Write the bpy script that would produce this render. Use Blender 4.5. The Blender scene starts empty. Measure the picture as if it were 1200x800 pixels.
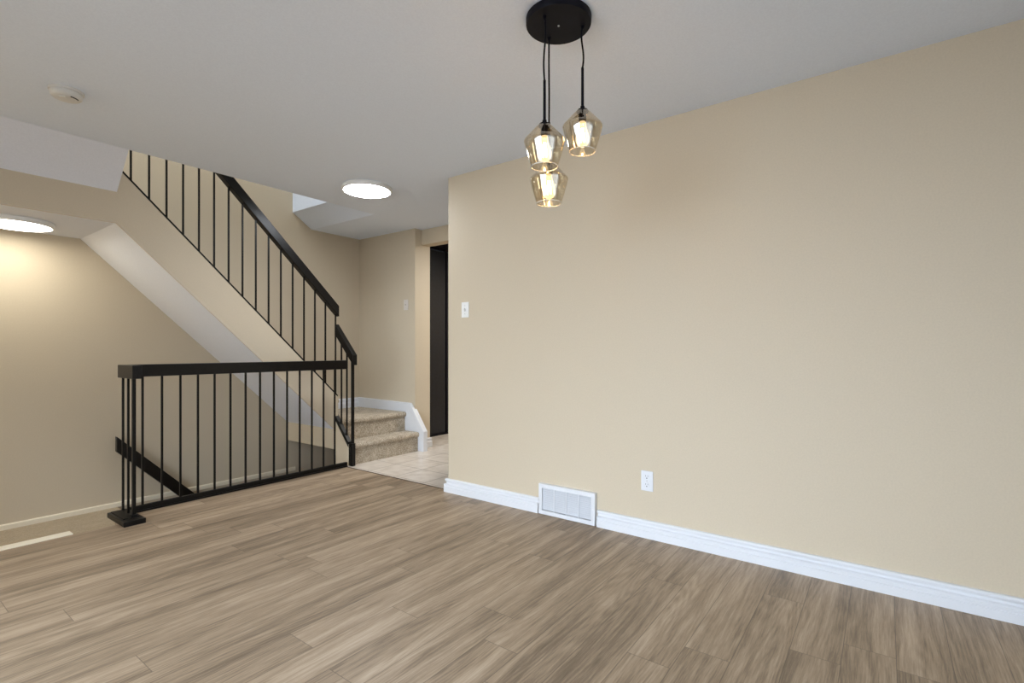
import bpy, bmesh, math, random
from mathutils import Vector, Matrix
C = bpy.context.scene.collection
S = bpy.context.scene
PI = math.pi

# ------------------------------------------------------------------ camera, world, lights, exposure
TH = math.radians(36.48)
cam_d = bpy.data.cameras.new('camera'); cam = bpy.data.objects.new('camera', cam_d); C.objects.link(cam)
cam_d.sensor_width = 36; cam_d.lens = 17.73; cam_d.shift_y = 0.0075; cam_d.clip_start = 0.02
cam.location = (0, 0, 1.107); cam.rotation_euler = (PI/2, 0, TH - PI/2)
S.camera = cam
S.view_settings.view_transform = 'Standard'; S.view_settings.look = 'None'
S.view_settings.gamma = 1; S.view_settings.exposure = 0.30; S.view_settings.use_curve_mapping = False

w = bpy.data.worlds.new('sky'); S.world = w; w.use_nodes = True
bg = w.node_tree.nodes['Background']; bg.inputs[0].default_value = (0.75, 0.86, 1.0, 1); bg.inputs[1].default_value = 1.0

def area(name, loc, rot, sx, sy, power, col):
    l = bpy.data.lights.new(name, 'AREA'); l.shape = 'RECTANGLE'; l.size = sx; l.size_y = sy
    l.energy = power; l.color = col
    o = bpy.data.objects.new(name, l); C.objects.link(o); o.location = loc; o.rotation_euler = rot
    return o
# added fill at an invented patio door (left); daylight from window behind camera
area('patio_fill', (-2.34, 1.4, 1.12), (0, -math.radians(60), 0), 1.9, 2.4, 94, (0.735, 0.855, 1.0)).data.spread = math.radians(104)
area('window_daylight', (0.2, -2.06, 1.3), (math.radians(66), 0, 0), 2.8, 1.4, 16, (0.75, 0.87, 1.0)).data.spread = math.radians(140)
# unseen fill light added upstairs to brighten the stairwell
area('upstairs_fill', (1.0, 4.2, 4.9), (0, 0, 0), 2.0, 0.9, 50, (0.84, 0.92, 1.0))
# unseen fill lights added beyond the hall doorway and left of the landing
area('kitchen_fill', (4.9, 3.2, 2.40), (0, 0, 0), 0.5, 0.5, 30, (1.0, 0.96, 0.9))
area('entry_warm_fill', (-2.3, 4.6, 1.35), (0, -PI/2, 0), 0.9, 0.8, 14, (1.0, 0.82, 0.52))

# ------------------------------------------------------------------ material helpers
def new_mat(name):
    m = bpy.data.materials.new(name); m.use_nodes = True
    nt = m.node_tree; b = nt.nodes['Principled BSDF']
    return m, nt, b
def nd(nt, t, **kw):
    n = nt.nodes.new(t)
    for k, v in kw.items(): setattr(n, k, v)
    return n
def lk(nt, a, b): nt.links.new(a, b)
def mth(nt, op, a, b=None, c=None):
    n = nd(nt, 'ShaderNodeMath', operation=op)
    for i, v in enumerate((a, b, c)):
        if v is None: continue
        if isinstance(v, (int, float)): n.inputs[i].default_value = v
        else: lk(nt, v, n.inputs[i])
    return n.outputs[0]
def pos(nt):
    return nd(nt, 'ShaderNodeNewGeometry').outputs['Position']
def bump(nt, b, h, strength, dist=0.002):
    n = nd(nt, 'ShaderNodeBump'); n.inputs['Strength'].default_value = strength; n.inputs['Distance'].default_value = dist
    lk(nt, h, n.inputs['Height']); lk(nt, n.outputs[0], b.inputs['Normal'])
def ramp(nt, fac, stops):
    r = nd(nt, 'ShaderNodeValToRGB'); e = r.color_ramp.elements
    while len(e) < len(stops): e.new(0.5)
    for i, (p, c) in enumerate(stops): e[i].position = p; e[i].color = (*c, 1)
    lk(nt, fac, r.inputs[0]); return r.outputs[0]
def srgb(r, g, b):
    f = lambda v: (v/255/12.92) if v/255 <= 0.04045 else ((v/255+0.055)/1.055)**2.4
    return (f(r), f(g), f(b))

def paint(name, col, rough=0.75, grain=0.03, bs=0.12, scale=140):
    m, nt, b = new_mat(name)
    n = nd(nt, 'ShaderNodeTexNoise'); n.inputs['Scale'].default_value = scale; n.inputs['Detail'].default_value = 4
    lk(nt, pos(nt), n.inputs['Vector'])
    lo = tuple(c*(1-grain) for c in col); hi = tuple(min(1, c*(1+grain)) for c in col)
    lk(nt, ramp(nt, n.outputs['Fac'], [(0.3, lo), (0.7, hi)]), b.inputs['Base Color'])
    b.inputs['Roughness'].default_value = rough
    bump(nt, b, n.outputs['Fac'], bs, 0.0015)
    return m

M_WALL = paint('beige_wall_paint', (0.61, 0.52, 0.385), 0.62)
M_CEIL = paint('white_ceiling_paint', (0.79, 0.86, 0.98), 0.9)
M_SOFFIT = paint('white_stairwell_paint', (0.80, 0.82, 0.88), 0.9)
M_TRIM = paint('white_trim_paint', (0.74, 0.75, 0.775), 0.35, 0.01, 0.03)
M_CREAMTRIM = paint('cream_trim_paint', (0.86, 0.78, 0.62), 0.4, 0.01, 0.03)
M_PLASTIC = paint('white_plastic', (0.84, 0.84, 0.82), 0.3, 0.01, 0.0)
M_DETECTOR = paint('aged_white_plastic', (0.70, 0.69, 0.66), 0.4, 0.02, 0.0)
M_SLOT = paint('dark_slot', (0.02, 0.02, 0.02), 0.6, 0.01, 0.0)
M_BRASS = paint('brushed_steel_screw', (0.45, 0.44, 0.42), 0.35, 0.02, 0.0)

def blackpaint(name, col, rough, spec=0.5):
    m, nt, b = new_mat(name)
    n = nd(nt, 'ShaderNodeTexNoise'); n.inputs['Scale'].default_value = 30; n.inputs['Detail'].default_value = 6
    mp = nd(nt, 'ShaderNodeMapping'); mp.inputs['Scale'].default_value = (1, 1, 1); lk(nt, pos(nt), mp.inputs[0]); lk(nt, mp.outputs[0], n.inputs['Vector'])
    lk(nt, ramp(nt, n.outputs['Fac'], [(0.3, tuple(c*0.8 for c in col)), (0.7, tuple(c*1.3 for c in col))]), b.inputs['Base Color'])
    b.inputs['Roughness'].default_value = rough
    b.inputs['Specular IOR Level'].default_value = spec
    bump(nt, b, n.outputs['Fac'], 0.04, 0.001)
    return m
M_BLKWOOD = blackpaint('black_painted_wood', (0.006, 0.005, 0.0045), 0.34, 0.3)
M_BLKMETAL = blackpaint('black_painted_metal', (0.005, 0.0045, 0.004), 0.4, 0.25)
M_CANOPY = blackpaint('matte_black_metal', (0.002, 0.002, 0.006), 0.5, 0.15)
M_DOORBLK = blackpaint('satin_black_door_paint', (0.006, 0.0075, 0.013), 0.3, 0.4)

def wood_floor():
    m, nt, b = new_mat('grey_brown_plank_floor')
    sx = nd(nt, 'ShaderNodeSeparateXYZ'); lk(nt, pos(nt), sx.inputs[0])
    W = 0.158; L = 1.22
    v = mth(nt, 'DIVIDE', mth(nt, 'ADD', sx.outputs['Y'], 0.191 + 20*W), W)
    row = mth(nt, 'FLOOR', v); fv = mth(nt, 'FRACT', v)
    wn = nd(nt, 'ShaderNodeTexWhiteNoise', noise_dimensions='1D'); lk(nt, row, wn.inputs['W'])
    u = mth(nt, 'ADD', mth(nt, 'DIVIDE', mth(nt, 'ADD', sx.outputs['X'], 10), L), mth(nt, 'MULTIPLY', wn.outputs['Value'], 3.0))
    col = mth(nt, 'FLOOR', u); fu = mth(nt, 'FRACT', u)
    cid = nd(nt, 'ShaderNodeCombineXYZ'); lk(nt, row, cid.inputs[0]); lk(nt, col, cid.inputs[1])
    wp = nd(nt, 'ShaderNodeTexWhiteNoise', noise_dimensions='2D'); lk(nt, cid.outputs[0], wp.inputs['Vector'])
    tone = wp.outputs['Value']
    off = mth(nt, 'MULTIPLY', tone, 37.0)
    gx = mth(nt, 'ADD', sx.outputs['X'], off)
    # gentle waviness of the grain
    cw = nd(nt, 'ShaderNodeCombineXYZ'); lk(nt, mth(nt, 'MULTIPLY', gx, 1.6), cw.inputs[0]); lk(nt, mth(nt, 'MULTIPLY', sx.outputs['Y'], 5.0), cw.inputs[1]); lk(nt, off, cw.inputs[2])
    nw = nd(nt, 'ShaderNodeTexNoise'); nw.inputs['Scale'].default_value = 1.0; nw.inputs['Detail'].default_value = 2; lk(nt, cw.outputs[0], nw.inputs['Vector'])
    gy = mth(nt, 'ADD', sx.outputs['Y'], mth(nt, 'MULTIPLY', mth(nt, 'SUBTRACT', nw.outputs['Fac'], 0.5), 0.035))
    def streak(xs, ys, det, rough=0.6):
        c = nd(nt, 'ShaderNodeCombineXYZ')
        lk(nt, mth(nt, 'MULTIPLY', gx, xs), c.inputs[0]); lk(nt, mth(nt, 'MULTIPLY', gy, ys), c.inputs[1]); lk(nt, off, c.inputs[2])
        n = nd(nt, 'ShaderNodeTexNoise'); n.inputs['Scale'].default_value = 1.0; n.inputs['Detail'].default_value = det
        n.inputs['Roughness'].default_value = rough
        lk(nt, c.outputs[0], n.inputs['Vector']); return n.outputs['Fac']
    s1 = streak(1.1, 20, 4); s2 = streak(8.0, 170, 5, 0.75); s3 = streak(0.7, 7.5, 2)
    # cathedral rings
    cr = nd(nt, 'ShaderNodeCombineXYZ'); lk(nt, mth(nt, 'MULTIPLY', gx, 0.55), cr.inputs[0]); lk(nt, mth(nt, 'MULTIPLY', gy, 7.0), cr.inputs[1]); lk(nt, off, cr.inputs[2])
    nr = nd(nt, 'ShaderNodeTexNoise'); nr.inputs['Scale'].default_value = 1.0; nr.inputs['Detail'].default_value = 0.5; lk(nt, cr.outputs[0], nr.inputs['Vector'])
    ring = mth(nt, 'ABSOLUTE', mth(nt, 'SUBTRACT', mth(nt, 'FRACT', mth(nt, 'MULTIPLY', nr.outputs['Fac'], 22.0)), 0.5))
    t = mth(nt, 'MULTIPLY', s1, 0.36)
    t = mth(nt, 'ADD', t, mth(nt, 'MULTIPLY', s2, 0.38))
    t = mth(nt, 'ADD', t, mth(nt, 'MULTIPLY', s3, 0.26))
    t = mth(nt, 'ADD', t, mth(nt, 'MULTIPLY', mth(nt, 'SUBTRACT', ring, 0.25), 0.10))
    t = mth(nt, 'ADD', t, mth(nt, 'MULTIPLY', mth(nt, 'SUBTRACT', tone, 0.5), 0.045))
    colr = ramp(nt, t, [(0.34, (0.135, 0.094, 0.058)), (0.43, (0.220, 0.160, 0.105)), (0.51, (0.345, 0.253, 0.168)), (0.60, (0.46, 0.352, 0.247)), (0.70, (0.54, 0.44, 0.33))])
    # seams
    ev = mth(nt, 'MULTIPLY', mth(nt, 'MINIMUM', fv, mth(nt, 'SUBTRACT', 1.0, fv)), W)
    eu = mth(nt, 'MULTIPLY', mth(nt, 'MINIMUM', fu, mth(nt, 'SUBTRACT', 1.0, fu)), L)
    e = mth(nt, 'MINIMUM', ev, eu)
    sm = nd(nt, 'ShaderNodeMapRange'); lk(nt, e, sm.inputs['Value']); sm.inputs['From Min'].default_value = 0.0; sm.inputs['From Max'].default_value = 0.0020
    mx = nd(nt, 'ShaderNodeMix', data_type='RGBA'); lk(nt, sm.outputs[0], mx.inputs['Factor'])
    mx.inputs['A'].default_value = (0.13, 0.098, 0.066, 1); lk(nt, colr, mx.inputs['B'])
    lk(nt, mx.outputs['Result'], b.inputs['Base Color'])
    rr = nd(nt, 'ShaderNodeMapRange'); lk(nt, s2, rr.inputs['Value']); rr.inputs['To Min'].default_value = 0.36; rr.inputs['To Max'].default_value = 0.52
    lk(nt, rr.outputs[0], b.inputs['Roughness'])
    b.inputs['Specular IOR Level'].default_value = 0.4
    h = mth(nt, 'ADD', mth(nt, 'MULTIPLY', s2, 0.3), sm.outputs[0])
    bump(nt, b, h, 0.25, 0.0008)
    return m
M_WOOD = wood_floor()

def tile_floor():
    m, nt, b = new_mat('cream_ceramic_tile')
    sx = nd(nt, 'ShaderNodeSeparateXYZ'); lk(nt, pos(nt), sx.inputs[0])
    TX, TY = 0.315, 0.355
    u = mth(nt, 'DIVIDE', mth(nt, 'ADD', sx.outputs['X'], 10*TX - 3.245), TX)
    v = mth(nt, 'DIVIDE', mth(nt, 'ADD', sx.outputs['Y'], 10*TY - 3.07), TY)
    fu = mth(nt, 'FRACT', u); fv = mth(nt, 'FRACT', v)
    e = mth(nt, 'MINIMUM', mth(nt, 'MULTIPLY', mth(nt, 'MINIMUM', fu, mth(nt, 'SUBTRACT', 1.0, fu)), TX),
            mth(nt, 'MULTIPLY', mth(nt, 'MINIMUM', fv, mth(nt, 'SUBTRACT', 1.0, fv)), TY))
    n = nd(nt, 'ShaderNodeTexNoise'); n.inputs['Scale'].default_value = 9; n.inputs['Detail'].default_value = 6; lk(nt, pos(nt), n.inputs['Vector'])
    base = ramp(nt, n.outputs['Fac'], [(0.3, (0.60, 0.53, 0.45)), (0.55, (0.72, 0.65, 0.57)), (0.75, (0.76, 0.70, 0.63))])
    sm = nd(nt, 'ShaderNodeMapRange'); lk(nt, e, sm.inputs['Value']); sm.inputs['From Min'].default_value = 0.0025; sm.inputs['From Max'].default_value = 0.0050
    mx = nd(nt, 'ShaderNodeMix', data_type='RGBA'); lk(nt, sm.outputs[0], mx.inputs['Factor'])
    mx.inputs['A'].default_value = (0.33, 0.28, 0.22, 1); lk(nt, base, mx.inputs['B'])
    lk(nt, mx.outputs['Result'], b.inputs['Base Color']); b.inputs['Roughness'].default_value = 0.3
    bump(nt, b, sm.outputs[0], 0.4, 0.001)
    return m
M_TILE = tile_floor()

def carpet(name, c0, c1, c2):
    m, nt, b = new_mat(name)
    n = nd(nt, 'ShaderNodeTexNoise'); n.inputs['Scale'].default_value = 95; n.inputs['Detail'].default_value = 4; n.inputs['Roughness'].default_value = 0.75
    lk(nt, pos(nt), n.inputs['Vector'])
    n2 = nd(nt, 'ShaderNodeTexNoise'); n2.inputs['Scale'].default_value = 14; n2.inputs['Detail'].default_value = 2; lk(nt, pos(nt), n2.inputs['Vector'])
    t = mth(nt, 'ADD', mth(nt, 'MULTIPLY', n.outputs['Fac'], 0.8), mth(nt, 'MULTIPLY', n2.outputs['Fac'], 0.2))
    lk(nt, ramp(nt, t, [(0.38, c0), (0.5, c1), (0.62, c2)]), b.inputs['Base Color'])
    b.inputs['Roughness'].default_value = 0.95; b.inputs['Specular IOR Level'].default_value = 0.1
    b.inputs['Sheen Weight'].default_value = 0.15
    bump(nt, b, n.outputs['Fac'], 0.9, 0.006)
    return m
M_CARPET = carpet('speckled_beige_carpet', (0.25, 0.195, 0.135), (0.46, 0.385, 0.285), (0.68, 0.60, 0.48))
M_LANDING = carpet('tan_landing_carpet', (0.40, 0.32, 0.21), (0.46, 0.37, 0.25), (0.52, 0.42, 0.29))

def emit(name, col, s):
    m = bpy.data.materials.new(name); m.use_nodes = True; nt = m.node_tree
    for n in list(nt.nodes): nt.nodes.remove(n)
    e = nd(nt, 'ShaderNodeEmission'); e.inputs[0].default_value = (*col, 1); e.inputs[1].default_value = s
    o = nd(nt, 'ShaderNodeOutputMaterial'); lk(nt, e.outputs[0], o.inputs[0])
    return m
M_LAMP = emit('lit_hall_diffuser', (0.90, 0.94, 1.0), 42.0)
M_LAMPWARM = emit('lit_landing_diffuser', (1.0, 0.96, 0.84), 17.0)
M_FIL = emit('glowing_filament', (1.0, 0.62, 0.26), 160.0)

def smoked_glass(name, tint, gl, base_fac, edge):
    m = bpy.data.materials.new(name); m.use_nodes = True; nt = m.node_tree
    for n in list(nt.nodes): nt.nodes.remove(n)
    tr = nd(nt, 'ShaderNodeBsdfTransparent'); tr.inputs[0].default_value = (*tint, 1)
    g = nd(nt, 'ShaderNodeBsdfGlossy'); g.inputs[0].default_value = (*gl, 1); g.inputs['Roughness'].default_value = 0.04
    lw = nd(nt, 'ShaderNodeLayerWeight'); lw.inputs[0].default_value = 0.35
    f = mth(nt, 'ADD', mth(nt, 'MULTIPLY', lw.outputs['Facing'], edge), base_fac)
    mx = nd(nt, 'ShaderNodeMixShader'); lk(nt, f, mx.inputs[0]); lk(nt, tr.outputs[0], mx.inputs[1]); lk(nt, g.outputs[0], mx.inputs[2])
    o = nd(nt, 'ShaderNodeOutputMaterial'); lk(nt, mx.outputs[0], o.inputs[0])
    return m
M_SHADE = smoked_glass('smoked_amber_glass', (0.93, 0.895, 0.83), (0.95, 0.93, 0.88), 0.10, 0.40)
M_RIM, _nt, _b = new_mat('polished_glass_rim'); _b.inputs['Base Color'].default_value = (0.93, 0.88, 0.78, 1); _b.inputs['Roughness'].default_value = 0.12; _b.inputs['Transmission Weight'].default_value = 0.35
def bulb_glass():
    m = bpy.data.materials.new('clear_lit_bulb_glass'); m.use_nodes = True; nt = m.node_tree
    for n in list(nt.nodes): nt.nodes.remove(n)
    tr = nd(nt, 'ShaderNodeBsdfTransparent'); tr.inputs[0].default_value = (1.0, 0.93, 0.80, 1)
    e = nd(nt, 'ShaderNodeEmission'); e.inputs[0].default_value = (1.0, 0.74, 0.42, 1); e.inputs[1].default_value = 4.0
    ad = nd(nt, 'ShaderNodeMixShader'); ad.inputs[0].default_value = 0.28
    lk(nt, tr.outputs[0], ad.inputs[1]); lk(nt, e.outputs[0], ad.inputs[2])
    o = nd(nt, 'ShaderNodeOutputMaterial'); lk(nt, ad.outputs[0], o.inputs[0])
    return m
M_BULB = bulb_glass()
m, nt, b = new_mat('clear_window_glass')
b.inputs['Transmission Weight'].default_value = 1; b.inputs['Roughness'].default_value = 0.0; b.inputs['IOR'].default_value = 1.02
M_PANE = m

# ------------------------------------------------------------------ geometry helpers
def box(bm, x0, x1, y0, y1, z0, z1):
    vs = [bm.verts.new(p) for p in ((x0,y0,z0),(x1,y0,z0),(x1,y1,z0),(x0,y1,z0),(x0,y0,z1),(x1,y0,z1),(x1,y1,z1),(x0,y1,z1))]
    for f in ((3,2,1,0),(4,5,6,7),(0,1,5,4),(1,2,6,5),(2,3,7,6),(3,0,4,7)):
        bm.faces.new([vs[i] for i in f])
def prism(bm, pts, axis, a0, a1):
    """pts in the two other axes; axis 'x': (y,z), 'y': (x,z), 'z': (x,y)"""
    def P(p, a):
        return {'x': (a, p[0], p[1]), 'y': (p[0], a, p[1]), 'z': (p[0], p[1], a)}[axis]
    A = [bm.verts.new(P(p, a0)) for p in pts]; B = [bm.verts.new(P(p, a1)) for p in pts]
    n = len(pts)
    bm.faces.new(A); bm.faces.new(B[::-1])
    for i in range(n):
        bm.faces.new((A[i], B[i], B[(i+1) % n], A[(i+1) % n]))
def lathe(bm, prof, cx, cy, seg=40, closed=False):
    rings = []
    for r, z in prof:
        if r < 1e-6: rings.append([bm.verts.new((cx, cy, z))])
        else: rings.append([bm.verts.new((cx + r*math.cos(2*PI*k/seg), cy + r*math.sin(2*PI*k/seg), z)) for k in range(seg)])
    pairs = list(zip(rings[:-1], rings[1:]))
    if closed: pairs.append((rings[-1], rings[0]))
    for a, b_ in pairs:
        for k in range(seg):
            k2 = (k+1) % seg
            if len(a) == 1 and len(b_) == 1: continue
            if len(a) == 1: bm.faces.new((a[0], b_[k2], b_[k]))
            elif len(b_) == 1: bm.faces.new((a[k], a[k2], b_[0]))
            else: bm.faces.new((a[k], a[k2], b_[k2], b_[k]))
def tube(bm, pts, r, seg=12):
    pts = [Vector(p) for p in pts]; rings = []
    for i, p in enumerate(pts):
        d = (pts[min(i+1, len(pts)-1)] - pts[max(i-1, 0)]).normalized()
        u = d.orthogonal().normalized() if i == 0 else (u - d*u.dot(d)).normalized()
        v = d.cross(u)
        rr = r[i] if isinstance(r, (list, tuple)) else r
        rings.append([bm.verts.new(p + (u*math.cos(2*PI*k/seg) + v*math.sin(2*PI*k/seg))*rr) for k in range(seg)])
    for a, b_ in zip(rings[:-1], rings[1:]):
        for k in range(seg): bm.faces.new((a[k], a[(k+1) % seg], b_[(k+1) % seg], b_[k]))
    bm.faces.new(rings[0][::-1]); bm.faces.new(rings[-1])
def bevel(bm, w_=0.003, seg=2):
    bmesh.ops.remove_doubles(bm, verts=bm.verts, dist=1e-5)
    es = [e for e in bm.edges if len(e.link_faces) == 2 and e.calc_face_angle(0) > 0.5]
    bmesh.ops.bevel(bm, geom=es, offset=w_, segments=seg, profile=0.5, affect='EDGES')
def obj(name, bm, mat, parent=None, smooth=False):
    bmesh.ops.recalc_face_normals(bm, faces=bm.faces)
    me = bpy.data.meshes.new(name); bm.to_mesh(me); bm.free(); me.materials.append(mat)
    if smooth:
        me.polygons.foreach_set('use_smooth', [True]*len(me.polygons))
        try: me.set_sharp_from_angle(angle=math.radians(40))
        except Exception: pass
    o = bpy.data.objects.new(name, me); C.objects.link(o)
    if parent is not None:
        o.parent = parent; o.location = -parent.location   # meshes are written in world space
    return o
def B(): return bmesh.new()
def struct(name, bm, mat):
    o = obj(name, bm, mat); o['kind'] = 'structure'; return o
def thing(name, label, cat, loc=(0, 0, 0), group=None):
    o = bpy.data.objects.new(name, None); C.objects.link(o); o.location = loc
    o['label'] = label; o['category'] = cat
    if group: o['group'] = group
    return o
def sbox(name, mat, *a):
    bm = B(); box(bm, *a); return struct(name, bm, mat)

# ------------------------------------------------------------------ main planes (metres, camera foot at the origin)
XR = 2.865      # face of the long right wall
YE = 2.735      # where that wall ends
YO = 4.066      # near edge of the stairwell opening in the ceiling
YU = 4.300      # face of the upper flight
YW = 5.150      # far wall of the stairwell
XW = 3.840      # end wall of the stairwell
ZC = 2.44
XL, YB = -2.40, -2.10
ZTOP = 5.10; ZBOT = -2.80

# ------------------------------------------------------------------ floors
bm = B(); prism(bm, [(XL-0.1, YB-0.1), (2.888, YB-0.1), (2.888, 4.045), (2.888, 4.095), (1.12, 4.095), (1.12, 3.90), (XL-0.1, 3.90)], 'z', -0.30, 0.0)
struct('floor', bm, M_WOOD)
bm = B(); prism(bm, [(2.892, 0.9), (6.0, 0.9), (6.0, 4.62), (3.79, 4.62), (3.79, 4.12), (2.892, 4.12)], 'z', -0.25, 0.0)
struct('floor_hall', bm, M_TILE)
bm = B(); box(bm, 2.886, 2.894, YE, 4.06, -0.02, 0.0035)
struct('trim_1', bm, paint('dark_transition_strip', (0.09, 0.06, 0.04), 0.4))
# landing one step down and the flight going on to the basement
bm = B()
prof = [(XL-0.1, -0.205), (1.42, -0.205)]
x, z = 1.42, -0.205
while z > ZBOT + 0.3 and x < XW - 0.45:
    z -= 0.2; prof.append((x, z)); x += 0.208; prof.append((x, z))
prof += [(x, ZBOT), (XW, ZBOT), (XW, ZBOT-0.1), (XL-0.1, ZBOT-0.1)]
prism(bm, prof, 'y', 4.096, YW)
box(bm, XL-0.1, 1.115, 3.905, 4.096, -0.5, -0.205)
struct('floor_landing', bm, M_LANDING)
bm = B(); box(bm, XL, 0.875, 3.945, 4.02, -0.205, -0.006); bevel(bm, 0.004)
struct('trim_2', bm, M_CREAMTRIM)
bm = B(); box(bm, XL, 0.91, 3.905, 3.945, -0.205, -0.016)
struct('trim_3', bm, M_LANDING)
bm = B(); box(bm, 2.93, XW, 4.28, 4.299, ZBOT, -0.001); box(bm, 2.93, 2.948, 4.094, 4.28, ZBOT, -0.001)
struct('wall_under_landing', bm, M_WALL)
sbox('wall_under_steps', M_WALL, 2.948, XW, 4.301, 4.3115, -0.001, 0.133)
sbox('wall_under_floor', M_WALL, 1.12, 2.95, 4.05, 4.094, ZBOT, -0.30)

# ------------------------------------------------------------------ walls
sbox('wall_right', M_WALL, XR, XR+0.12, YB-0.1, YE, 0, ZC)
sbox('wall_far', M_WALL, XL-0.1, XW+0.1, YW, YW+0.1, ZBOT, ZTOP)
bm = B(); box(bm, XW, XW+0.1, 4.17, YW, ZBOT, ZTOP); box(bm, XW, XW+0.1, 4.10, 4.17, ZBOT, -0.25)
box(bm, XW+0.1, 4.066, 4.17, 4.27, 0, ZC)
struct('wall_hall_end', bm, M_WALL)
bm = B(); box(bm, 3.94, 4.066, 3.20, 4.17, 2.273, ZC); box(bm, 3.94, 4.066, 0.9, 3.20, 0, ZC)
struct('wall_doorway', bm, M_WALL)
bm = B(); box(bm, 2.985, 6.0, 0.8, 0.9, 0, ZC); box(bm, 5.9, 6.0, 0.9, 4.7, 0, ZC)
struct('wall_hall_side', bm, M_WALL)
sbox('wall_kitchen', M_WALL, 4.066, 4.30, 4.62, 4.72, 0, ZC)
# back wall with window opening, left wall with patio opening added for fill
bm = B()
for a in ((XL-0.1, -1.3, YB-0.1, YB, 0, ZC), (2.1, XR+0.12, YB-0.1, YB, 0, ZC), (-1.3, 2.1, YB-0.1, YB, 0, 0.6), (-1.3, 2.1, YB-0.1, YB, 2.1, ZC)): box(bm, *a)
struct('wall_back', bm, M_WALL)
bm = B()
for a in ((XL-0.1, XL, YB, 0.1, 0, ZC), (XL-0.1, XL, 2.7, 3.9, 0, ZC), (XL-0.1, XL, 0.1, 2.7, 2.1, ZC), (XL-0.1, XL, 3.9, YW, ZBOT, ZTOP)): box(bm, *a)
struct('wall_left', bm, M_WALL)
def frame(name, plane, a0, a1, z0, z1, mull):
    bm = B(); t = 0.05
    rects = [(a0, a1, z0, z0+t), (a0, a1, z1-t, z1), (a0, a0+t, z0+t, z1-t), (a1-t, a1, z0+t, z1-t)] + [(m_-t/2, m_+t/2, z0+t, z1-t) for m_ in mull]
    for (p, q, r, s_) in rects:
        if plane == 'y': box(bm, p, q, YB-0.09, YB-0.05, r, s_)
        else: box(bm, XL-0.09, XL-0.05, p, q, r, s_)
    o = struct(name, bm, M_TRIM)
    g = B()
    if plane == 'y': box(g, a0+t, a1-t, YB-0.072, YB-0.068, z0+t, z1-t)
    else: box(g, XL-0.072, XL-0.068, a0+t, a1-t, z0+t, z1-t)
    obj('window_pane', g, M_PANE, o)
frame('window_1', 'y', -1.3, 2.1, 0.6, 2.1, (0.4,))
frame('window_2', 'x', 0.1, 2.7, 0.0, 2.1, (1.4,))  # unseen patio frame, made up to go with the fill light

# ------------------------------------------------------------------ ceiling
bm = B()
prism(bm, [(XL-0.1, YB-0.1), (6.0, YB-0.1), (6.0, 5.25), (XW+0.1, 5.25), (XW+0.1, YW), (XW, YW), (3.20, YW), (3.20, YO), (XL-0.1, YO)], 'z', ZC, ZC+0.21)
struct('ceiling', bm, M_CEIL)
bm = B(); prism(bm, [(3.199, ZC), (2.975, 2.586), (2.975, 3.3), (3.199, 3.3)], 'y', YO, YW)
struct('ceiling_slope', bm, M_CEIL)
bm = B(); prism(bm, [(YO, ZC+0.0005), (YU-0.0005, 2.201), (YU-0.0005, 2.65), (YO, 2.65)], 'x', XL-0.1, 1.188)
struct('ceiling_bulkhead', bm, M_SOFFIT)
sbox('ceiling_landing', M_SOFFIT, XL, 1.184, YU+0.012, YW, 1.985, 2.077)
sbox('wall_bulkhead', M_WALL, XL, 1.184, YU, YU+0.012, 1.985, 2.205)
sbox('floor_upstairs', M_LANDING, XL, 0.90, YU+0.004, YW, 2.60, 2.65)
# upstairs shell
bm = B()
box(bm, XL-0.1, XW+0.1, 3.40, YW+0.1, ZTOP, ZTOP+0.1)
struct('ceiling_upstairs', bm, M_CEIL)
bm = B(); box(bm, XL-0.1, XW+0.1, 3.30, 3.40, 2.65, ZTOP); box(bm, XW, XW+0.1, 3.40, 4.17, 2.65, ZTOP)
struct('wall_upstairs', bm, M_WALL)

# ------------------------------------------------------------------ staircase (upper flight, landing and first steps)
stair = thing('staircase', 'carpeted staircase turning left from the tiled hall, with beige side and white sloped underside', 'staircase', (3.4, 4.3, 0))
def zbar(x): return 2.345 - 0.982*(x - 1.23)         # bottom bar of the upper railing
RUN = 0.205
# sloped white underside
bm = B()
prism(bm, [(1.184, 1.985), (2.917, 0.328), (2.917, 0.42), (1.184, 2.077)], 'y', YU+0.012, YW-0.001)
obj('underside', bm, M_SOFFIT, stair)['label'] = 'white sloped underside'
# beige side panel
bm = B()
prism(bm, [(1.184, 1.9845), (2.917, 0.3275), (2.917, 0.12), (2.956, 0.02), (2.956, zbar(2.956)-0.012), (1.19, zbar(1.19)-0.012), (1.184, 2.195)], 'y', YU, YU+0.012)
obj('side_panel', bm, M_WALL, stair)['label'] = 'beige painted side panel'
# box under the landing (beige faces)
bm = B(); box(bm, 2.917, XW-0.001, YU+0.012, YW-0.001, 0.134, 0.375)
obj('landing_base', bm, M_WALL, stair)['label'] = 'beige painted base under the turning landing'
# side of the first steps facing the stairwell
bm = B(); prism(bm, [(4.075, 0.0), (4.075, 0.175), (4.30, 0.435), (4.30, 0.0)], 'x', 2.930, 2.948)
obj('curb_panel', bm, M_WALL, stair)['label'] = 'beige panel beside the lowest steps'
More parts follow.
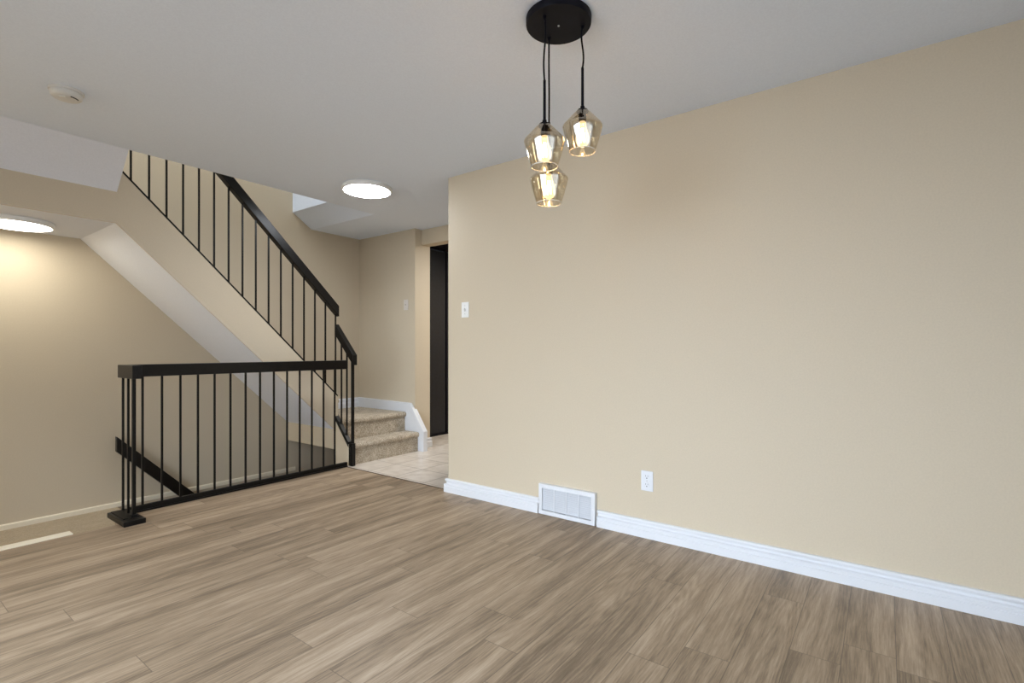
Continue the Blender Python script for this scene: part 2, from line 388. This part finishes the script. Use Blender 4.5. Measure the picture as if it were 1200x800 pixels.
# carpet steps
def step_profile(front, back, z0, z1):
    r = 0.024
    pts = [(front, z0), (back, z0), (back, z1)]
    nx = front - 0.022
    for k in range(0, 9):
        a = PI/2 + PI*k/8
        pts.append((nx + r + r*math.cos(a)*1.0, z1 - r*1.15 + r*1.15*math.sin(a)))
    pts.append((front, z1 - 0.062))
    return pts
def disp(o, amt=0.004):
    return o
for i, (f0, b0, z0, z1) in enumerate(((4.085, 4.31, 0.0, 0.206), (4.292, YW-0.001, 0.376, 0.412))):
    bm = B()
    if i == 1:
        prism(bm, step_profile(f0, b0, 0.206, 0.412)[0:1] + [(f0+0.02, 0.206), (f0+0.02, 0.376), (b0, 0.376)] + step_profile(f0, b0, 0.206, 0.412)[2:], 'x', 2.957, 3.802)
    else:
        prism(bm, step_profile(f0, b0, z0, z1), 'x', 2.957, 3.802)
    obj('step', bm, M_CARPET, stair, smooth=True)
# flight going up to the left
for k in range(11):
    x1 = 2.955 - RUN*k; z1 = 0.412 + 0.2055*(k+1)
    bm = B()
    xf = x1; r = 0.02
    pts = [(xf - RUN - 0.02, z1-0.045), (xf - 0.03, z1-0.045), (xf - 0.03, z1-0.2055), (xf, z1-0.2055), (xf, z1-0.05)]
    for q in range(9):
        a = -PI/2 + PI*q/8
        pts.append((xf + 0.022 - r + r*math.cos(a), z1 - r + r*math.sin(a)))
    pts.append((xf - RUN - 0.02, z1))
    prism(bm, pts, 'y', YU+0.013, YW-0.012)
    obj('step', bm, M_CARPET, stair, smooth=True)
# white skirt board on the end wall, stepping down to the tile
bm = B()
prism(bm, [(4.00, 0), (4.00, 0.215), (4.215, 0.512), (YW-0.001, 0.525), (YW-0.001, 0.40), (4.36, 0.40), (4.36, 0)], 'x', 3.803, XW-0.0005)
bmesh.ops.remove_doubles(bm, verts=bm.verts, dist=1e-5)
bevel(bm, 0.004)
box(bm, XW-0.001, 3.862, 4.00, 4.168, 0, 0.20)
prism(bm, [(4.00, 0.20), (4.00, 0.215), (4.168, 0.447), (4.168, 0.20)], 'x', XW-0.001, 3.862)
obj('skirt_board', bm, M_TRIM, stair)['label'] = 'white skirt board beside the carpeted steps'
bm = B(); prism(bm, [(YW-0.001, 0.405), (YW-0.022, 0.405), (YW-0.022, 0.465), (YW-0.015, 0.475), (YW-0.014, 0.505), (YW-0.006, 0.522), (YW-0.001, 0.524)], 'x', 2.96, 3.803)
obj('skirt_board', bm, M_TRIM, stair)['label'] = 'white skirt board along the back of the landing'

# ------------------------------------------------------------------ baseboards
BP = [(0.0, 0.0), (0.026, 0.0), (0.026, 0.040), (0.0245, 0.042), (0.0215, 0.0425), (0.0215, 0.046), (0.025, 0.048), (0.025, 0.060), (0.021, 0.064), (0.012, 0.067), (0.0095, 0.071), (0.0095, 0.079), (0.012, 0.083), (0.018, 0.086), (0.019, 0.094), (0.016, 0.100), (0.010, 0.102), (0.0, 0.102)]
def baseboard_x(name, X, sgn, y0, y1, extra=None, mat=M_TRIM):
    bm = B()
    A = [bm.verts.new((X + sgn*o_, y0, z_)) for o_, z_ in BP]
    # mitred outer end
    Bv = [bm.verts.new((X + sgn*o_, y1 + (o_ if extra else 0), z_)) for o_, z_ in BP]
    n = len(BP)
    bm.faces.new(A); bm.faces.new(Bv[::-1])
    for i in range(n): bm.faces.new((A[i], Bv[i], Bv[(i+1) % n], A[(i+1) % n]))
    if extra:   # return round the wall end
        Cv = [bm.verts.new((X, y1 + o_, z_)) for o_, z_ in BP]
        A2 = [bm.verts.new((X + sgn*o_, y1 + o_, z_)) for o_, z_ in BP]
        B2 = [bm.verts.new((X + extra, y1 + o_, z_)) for o_, z_ in BP]
        bm.faces.new(A2); bm.faces.new(B2[::-1])
        for i in range(n): bm.faces.new((A2[i], B2[i], B2[(i+1) % n], A2[(i+1) % n]))
        bmesh.ops.delete(bm, geom=Cv, context='VERTS')
    return struct(name, bm, mat)
baseboard_x('baseboard_right', XR, -1, YB, 1.445)
baseboard_x('baseboard_right_end', XR, -1, 1.885, YE, 0.12)
def baseboard_y(name, Y, x0, x1, mat=M_TRIM, z=0):
    bm = B(); prism(bm, [(Y - o_, z_ + z) for o_, z_ in BP], 'x', x0, x1); return struct(name, bm, mat)
baseboard_y('baseboard_pier', 4.17, 3.864, 4.08)
bm = B(); prism(bm, [(YW, -0.205), (YW-0.016, -0.205), (YW-0.016, -0.172), (YW-0.010, -0.166), (YW, -0.165)], 'x', XL, 3.0)
struct('baseboard_landing', bm, M_CREAMTRIM)

# ------------------------------------------------------------------ railings
def rail_bar(bm, p0, p1, w_, h, bev=0.004):
    """bar between two points (top-centre line) with vertical end cuts; w_ horizontal width, h vertical height"""
    p0 = Vector(p0); p1 = Vector(p1); d = Vector((p1.x-p0.x, p1.y-p0.y, 0)).normalized(); n = Vector((-d.y, d.x, 0))*w_/2
    vs = []
    for p in (p0, p1):
        for q in (p - n, p + n, p + n - Vector((0, 0, h)), p - n - Vector((0, 0, h))): vs.append(bm.verts.new(q))
    for f in ((0,1,2,3),(7,6,5,4),(0,4,5,1),(1,5,6,2),(2,6,7,3),(3,7,4,0)): bm.faces.new([vs[i] for i in f])
    if bev: bevel(bm, bev)
def square_bar(bm, x, y, z0, z1, s=0.012):
    box(bm, x-s/2, x+s/2, y-s/2, y+s/2, z0, z1)

# main level railing
YR = 4.085
r1 = thing('stair_railing', 'black level railing on the wood floor edge, ending in a flat base plate', 'railing', (2.0, YR, 0))
bm = B(); rail_bar(bm, (1.193, YR, 1.003), (2.885, YR, 1.003), 0.066, 0.083); obj('handrail', bm, M_BLKWOOD, r1)
bm = B(); rail_bar(bm, (1.166, 3.835, 1.003), (1.166, 4.115, 1.003), 0.052, 0.086); obj('rail_end_block', bm, M_BLKWOOD, r1)
bm = B(); box(bm, 1.20, 2.90, YR-0.012, YR+0.012, 0.012, 0.044); box(bm, 1.20, 2.90, YR-0.019, YR+0.012, 0.0, 0.012); bevel(bm, 0.0015); obj('bottom_rail', bm, M_BLKMETAL, r1)
bm = B(); box(bm, 1.082, 1.20, 3.79, 4.11, 0.0, 0.032); bevel(bm, 0.004); box(bm, 1.10, 1.185, 3.86, 4.10, 0.032, 0.036); obj('base_plate', bm, M_BLKMETAL, r1)
bal = None
for k in range(14):
    x = 1.272 + 0.1153*k
    if bal is None:
        bm = B(); square_bar(bm, x, YR, 0.044, 0.921); bal = obj('baluster', bm, M_BLKMETAL, r1); bx0 = x
    else:
        c_ = bal.copy(); C.objects.link(c_); c_.location.x += x - bx0
bm = B(); square_bar(bm, 1.162, 4.085, 0.036, 0.918, 0.012); p_ = obj('post', bm, M_BLKMETAL, r1)
bm = B(); square_bar(bm, 1.162, 3.985, 0.036, 0.918, 0.012); obj('post', bm, M_BLKMETAL, r1)
bm = B(); square_bar(bm, 1.162, 3.885, 0.036, 0.918, 0.019); box(bm, 1.146, 1.178, 3.869, 3.901, 0.036, 0.046); obj('post', bm, M_BLKMETAL, r1)['label'] = 'thicker front post'

# upper flight railing
YH = 4.312
r2 = thing('stair_railing', 'long black sloped railing on the beige side of the upper flight', 'railing', (2.95, YH, 0.66))
def ztop(x): return 1.535 + 0.992*(2.948 - x)
bm = B(); rail_bar(bm, (2.955, YH, ztop(2.955)), (1.0, YH, ztop(1.0)), 0.064, 0.103); obj('handrail', bm, M_BLKWOOD, r2)
bm = B(); rail_bar(bm, (2.95, YH, zbar(2.95)+0.006), (1.196, YH, zbar(1.196)+0.006), 0.026, 0.017, 0); obj('bottom_rail', bm, M_BLKMETAL, r2)
for k in range(16):
    x = 1.272 + 0.1108*k
    bm = B(); square_bar(bm, x, YH, zbar(x) + 0.003 if k < 15 else 0.47, ztop(x) - 0.101 if k < 15 else ztop(x)-0.101, 0.0115)
    obj('baluster', bm, M_BLKMETAL, r2)

# short railing beside the first steps
XS = 2.952
r3 = thing('stair_railing', 'short steep black railing beside the first carpeted steps, at the hall corner', 'railing', (XS, 4.08, 0))
bm = B(); rail_bar(bm, (XS+0.004, 4.035, 1.052), (XS+0.004, 4.325, 1.352), 0.05, 0.098); obj('handrail', bm, M_BLKWOOD, r3)
bm = B(); rail_bar(bm, (XS-0.006, 4.10, 0.225), (XS-0.006, 4.318, 0.478), 0.040, 0.05, 0.002); obj('curb_rail', bm, M_BLKMETAL, r3)
bm = B(); box(bm, XS-0.022, XS+0.014, 4.040, 4.098, 0.0, 0.215); bevel(bm, 0.003); obj('newel_block', bm, M_BLKWOOD, r3)
bm = B(); square_bar(bm, XS-0.002, 4.062, 0.21, 0.985, 0.022); obj('post', bm, M_BLKMETAL, r3)
for y in (4.152, 4.238):
    bm = B(); square_bar(bm, XS-0.002, y, 0.225+(y-4.10)*1.16-0.01, 1.052+(y-4.035)*1.034-0.096, 0.012); obj('baluster', bm, M_BLKMETAL, r3)

# handrail of the flight going down, on the far wall
r4 = thing('wall_handrail', 'black wooden handrail sloping down along the beige far wall, seen behind the level railing', 'handrail', (1.38, 5.07, 0))
bm = B(); rail_bar(bm, (1.395, 5.068, 0.392), (3.3, 5.068, 0.392-1.03*1.905), 0.046, 0.125); obj('rail', bm, M_BLKWOOD, r4)
for x in (2.35, 3.1):
    bm = B(); z_ = 0.392 - 1.03*(x-1.395) - 0.125
    tube(bm, [(x, 5.068, z_+0.01), (x, 5.075, z_-0.03), (x, 5.148, z_-0.05)], 0.007); obj('bracket', bm, M_BLKMETAL, r4)

# ------------------------------------------------------------------ black door beyond the hall
d = struct('door_1', (lambda bm: (box(bm, 4.32, 4.795, 4.625, 4.660, 0.02, 2.37), bevel(bm, 0.003), bm)[2])(B()), M_DOORBLK)
bm = B(); box(bm, 4.815, 5.30, 4.632, 4.665, 0.02, 2.37); bevel(bm, 0.003); obj('door_leaf', bm, M_DOORBLK, d)
bm = B(); box(bm, 4.30, 5.9, 4.600, 4.72, 2.375, ZC); box(bm, 4.07, 5.9, 3.90, 4.600, 2.405, ZC-0.001); box(bm, 4.795, 4.815, 4.615, 4.665, 0.02, 2.375); box(bm, 4.29, 4.32, 4.60, 4.72, 0, 2.375); obj('door_frame', bm, M_CANOPY, d)
bm = B(); box(bm, 4.34, 5.9, 4.605, 4.70, 0.0, 0.02); obj('door_threshold', bm, M_CANOPY, d)
sbox('wall_kitchen_end', M_WALL, 5.30, 5.9, 4.66, 4.76, 0, ZC)
# kitchen back closure beyond the black doors
# ------------------------------------------------------------------ ceiling lamps
def disc_lamp(cx, cy, z, R, mat, label, power_mat=None):
    t = thing('ceiling_light', label, 'ceiling light', (cx, cy, z), None)
    bm = B(); lathe(bm, [(0, z), (R+0.008, z), (R+0.012, z-0.004), (R+0.012, z-0.024), (R+0.006, z-0.033), (R-0.004, z-0.034), (R-0.004, z-0.026), (0, z-0.026)], cx, cy, 72)
    obj('frame', bm, M_PLASTIC, t, smooth=True)
    bm = B(); lathe(bm, [(0, z-0.0265), (R-0.0045, z-0.0265), (R-0.0045, z-0.034), (R-0.012, z-0.0365), (0, z-0.0375)], cx, cy, 72)
    obj('diffuser', bm, mat, t, smooth=True)
    return t
disc_lamp(2.632, 3.432, ZC, 0.190, M_LAMP, 'round flat white ceiling light lit on the main ceiling near the hall')
disc_lamp(0.755, 4.775, 1.985, 0.190, M_LAMPWARM, 'round flat white light lit under the low ceiling above the lower landing')

# smoke detector
t = thing('smoke_detector', 'round off-white smoke detector on the ceiling left of the stairwell', 'smoke detector', (0.725, 3.395, ZC))
bm = B(); lathe(bm, [(0, ZC), (0.072, ZC), (0.072, ZC-0.010), (0.069, ZC-0.012), (0.0, ZC-0.012)], 0.725, 3.395, 48); obj('base', bm, M_DETECTOR, t, smooth=True)
bm = B(); lathe(bm, [(0, ZC-0.012), (0.064, ZC-0.012), (0.066, ZC-0.020), (0.063, ZC-0.034), (0.055, ZC-0.041), (0.02, ZC-0.043), (0.0, ZC-0.043)], 0.725, 3.395, 48); obj('cover', bm, M_DETECTOR, t, smooth=True)
bm = B(); tube(bm, [(0.725 + 0.05*math.cos(a), 3.395 + 0.05*math.sin(a), ZC-0.0425) for a in [(-0.9+0.09*k) for k in range(-6, 4)]], 0.003, 8); obj('vent_slot', bm, M_SLOT, t)
bm = B(); lathe(bm, [(0, ZC-0.042), (0.013, ZC-0.042), (0.013, ZC-0.046), (0.011, ZC-0.048), (0, ZC-0.048)], 0.705, 3.375, 20); obj('test_button', bm, M_DETECTOR, t, smooth=True)

# ------------------------------------------------------------------ pendant light
cx, cy = 1.745, 1.057
pen = thing('pendant_light', 'pendant light of three smoked glass shades hanging from a round black canopy', 'pendant light', (cx, cy, ZC))
bm = B(); lathe(bm, [(0, ZC), (0.129, ZC), (0.131, ZC-0.002), (0.131, ZC-0.026), (0.128, ZC-0.030), (0, ZC-0.030)], cx, cy, 72); obj('canopy', bm, M_CANOPY, pen, smooth=True)
bm = B(); lathe(bm, [(0, ZC-0.030), (0.004, ZC-0.030), (0.004, ZC-0.033), (0, ZC-0.035)], cx, cy, 16); obj('screw', bm, M_BRASS, pen, smooth=True)
ZB = ZC - 0.030
for i, (px, py, zt, wob) in enumerate(((1.664, 1.072, 1.985, (0.003, -0.002)), (1.807, 0.982, 2.069, (-0.003, 0.003)), (1.792, 1.132, 1.882, (0.002, 0.002)))):
    zr = zt + 0.172
    n = 14; pts = []
    for k in range(n+1):
        q = k/n; pts.append((px + wob[0]*math.sin(q*PI*2), py + wob[1]*math.sin(q*PI*2), ZB + 0.002 + (zr - ZB - 0.002)*q))
    bm = B(); lathe(bm, [(0, ZB), (0.007, ZB), (0.006, ZB-0.010), (0.0, ZB-0.012)], px, py, 16); tube(bm, pts, 0.0036, 10)
    cord = obj('cord', bm, M_CANOPY, pen, smooth=True)
    bm = B(); lathe(bm, [(0, zr+0.004), (0.0055, zr+0.002), (0.0058, zt+0.02), (0.0085, zt+0.018), (0.0085, zt+0.006), (0.020, zt+0.004), (0.024, zt-0.004), (0.024, zt-0.006), (0, zt-0.006)], px, py, 28)
    obj('rod', bm, M_CANOPY, pen, smooth=True)
    # shade: shoulder below a short dome, tapering to the rim
    outer = [(0.019, 0.0), (0.026, -0.003), (0.040, -0.017), (0.060, -0.039), (0.0765, -0.057), (0.0802, -0.063), (0.0795, -0.068), (0.0740, -0.092), (0.0660, -0.120), (0.0575, -0.147), (0.0525, -0.163)]
    inner = [(r_-0.0022, z_ + (0.001 if j == len(outer)-1 else -0.0005)) for j, (r_, z_) in enumerate(outer)]
    bm = B(); lathe(bm, [(r_, zt+z_) for r_, z_ in outer] + [(0.0515, zt-0.1645)] + [(r_, zt+z_) for r_, z_ in inner[::-1]], px, py, 56, closed=True)
    sh = obj('lamp_shade', bm, M_SHADE, pen, smooth=True); sh['label'] = 'smoked amber glass shade'
    bm = B(); lathe(bm, [(0.0520 + 0.0021*math.cos(2*PI*k/10), zt-0.1640 + 0.0021*math.sin(2*PI*k/10)) for k in range(10)], px, py, 56, closed=True)
    lip = obj('rim', bm, M_RIM, sh, smooth=True); lip.location = (0, 0, 0)
    bm = B(); lathe(bm, [(0, zt-0.006), (0.015, zt-0.006), (0.015, zt-0.040), (0.0135, zt-0.044), (0, zt-0.044)], px, py, 24); obj('socket', bm, M_CANOPY, pen, smooth=True)
    bm = B(); lathe(bm, [(0.012, zt-0.044), (0.013, zt-0.058), (0.017, zt-0.072), (0.0235, zt-0.092), (0.0275, zt-0.110), (0.0265, zt-0.124), (0.020, zt-0.137), (0.010, zt-0.144), (0.0, zt-0.146)], px, py, 28)
    bu = obj('bulb', bm, M_BULB, pen, smooth=True)
    bm = B()
    for q in range(6):
        a = 2*PI*q/6
        tube(bm, [(px + 0.004*math.cos(a), py + 0.004*math.sin(a), zt-0.070), (px + 0.010*math.cos(a), py + 0.010*math.sin(a), zt-0.124)], 0.0012, 6)
    fl = obj('filament', bm, M_FIL, bu)
    fl.location = (0, 0, 0)

# ------------------------------------------------------------------ wall fittings
# floor vent grille
xv = XR - 0.026
t = thing('wall_vent', 'white louvred air vent grille set in the baseboard of the right wall', 'air vent', (XR, 1.664, 0.0))
bm = B(); y0, y1, z0, z1 = 1.455, 1.873, 0.004, 0.206; fw = 0.026
for a in ((y0, y1, z1-fw, z1), (y0, y1, z0, z0+fw), (y0, y0+fw, z0+fw, z1-fw), (y1-fw, y1, z0+fw, z1-fw)):
    box(bm, xv-0.004, XR-0.0005, *a)
obj('frame', bm, M_TRIM, t)
bm = B()
for k in range(12):
    z = z0 + fw + 0.006 + k*0.0122
    prism(bm, [(xv+0.002, z), (xv+0.004, z), (xv+0.013, z+0.0075), (xv+0.011, z+0.0078)], 'y', y0+fw, y1-fw)
for k in range(1, 4):
    yy = y0+fw + (y1-y0-2*fw)*k/4
    box(bm, xv+0.0015, xv+0.006, yy-0.003, yy+0.003, z0+fw, z1-fw)
obj('louvres', bm, M_TRIM, t)
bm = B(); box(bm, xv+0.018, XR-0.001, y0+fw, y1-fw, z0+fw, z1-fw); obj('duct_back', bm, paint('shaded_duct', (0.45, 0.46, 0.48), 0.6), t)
for yy in (y0+0.012, y1-0.012):
    bm = B()
    vs = []
    for k in range(12): vs.append((yy + 0.0035*math.cos(2*PI*k/12), 0.105 + 0.0035*math.sin(2*PI*k/12)))
    prism(bm, vs, 'x', xv-0.0055, xv-0.004); obj('screw', bm, M_PLASTIC, t)

def cyl_x(bm, x0, x1, y, z, r, n=14, sz=1.0):
    prism(bm, [(y + r*math.cos(2*PI*k/n), z + r*sz*math.sin(2*PI*k/n)) for k in range(n)], 'x', x0, x1)
# outlet
t = thing('wall_outlet', 'white double power outlet on the right wall, above the baseboard', 'outlet', (XR, 1.126, 0.33))
bm = B(); box(bm, XR-0.006, XR-0.0002, 1.090, 1.163, 0.272, 0.390); bevel(bm, 0.003); obj('cover_plate', bm, M_TRIM, t)
for zc in (0.356, 0.308):
    bm = B(); cyl_x(bm, XR-0.0085, XR-0.006, 1.1265, zc, 0.0165, 20, 0.85); f_ = obj('socket', bm, M_TRIM, t)
    for (dy, w_, h_) in ((0.0065, 0.0016, 0.009), (-0.0065, 0.0016, 0.0075)):
        bm = B(); box(bm, XR-0.0092, XR-0.0084, 1.1265+dy-w_/2, 1.1265+dy+w_/2, zc+0.001, zc+0.001+h_); s_ = obj('slot', bm, M_SLOT, t)
        s_.parent = f_; s_.location = (0, 0, 0)
    bm = B(); cyl_x(bm, XR-0.0092, XR-0.0084, 1.1265, zc-0.0075, 0.0032); s_ = obj('ground_hole', bm, M_SLOT, t)
    s_.parent = f_; s_.location = (0, 0, 0)
bm = B(); cyl_x(bm, XR-0.0075, XR-0.006, 1.1265, 0.332, 0.003); obj('screw', bm, M_BRASS, t)
# switches
def switch(X, yc, zc, label, mat):
    t = thing('light_switch', label, 'light switch', (X, yc, zc))
    bm = B(); box(bm, X-0.006, X-0.0002, yc-0.036, yc+0.036, zc-0.058, zc+0.058); bevel(bm, 0.003); obj('cover_plate', bm, mat, t)
    bm = B(); prism(bm, [(X-0.006, zc-0.012), (X-0.006, zc+0.012), (X-0.019, zc+0.012), (X-0.016, zc-0.002)], 'y', yc-0.0055, yc+0.0055); obj('toggle', bm, mat, t)
    for dz in (-0.031, 0.031):
        bm = B(); cyl_x(bm, X-0.0075, X-0.006, yc, zc+dz, 0.003); obj('screw', bm, M_BRASS, t)
switch(XR, 2.557, 1.405, 'white toggle light switch near the left end of the long right wall', M_PLASTIC)
switch(XW, 4.315, 1.603, 'small light switch on the end wall above the carpeted stair landing', paint('beige_grey_plastic', (0.70, 0.64, 0.58), 0.4, 0.01, 0.0))
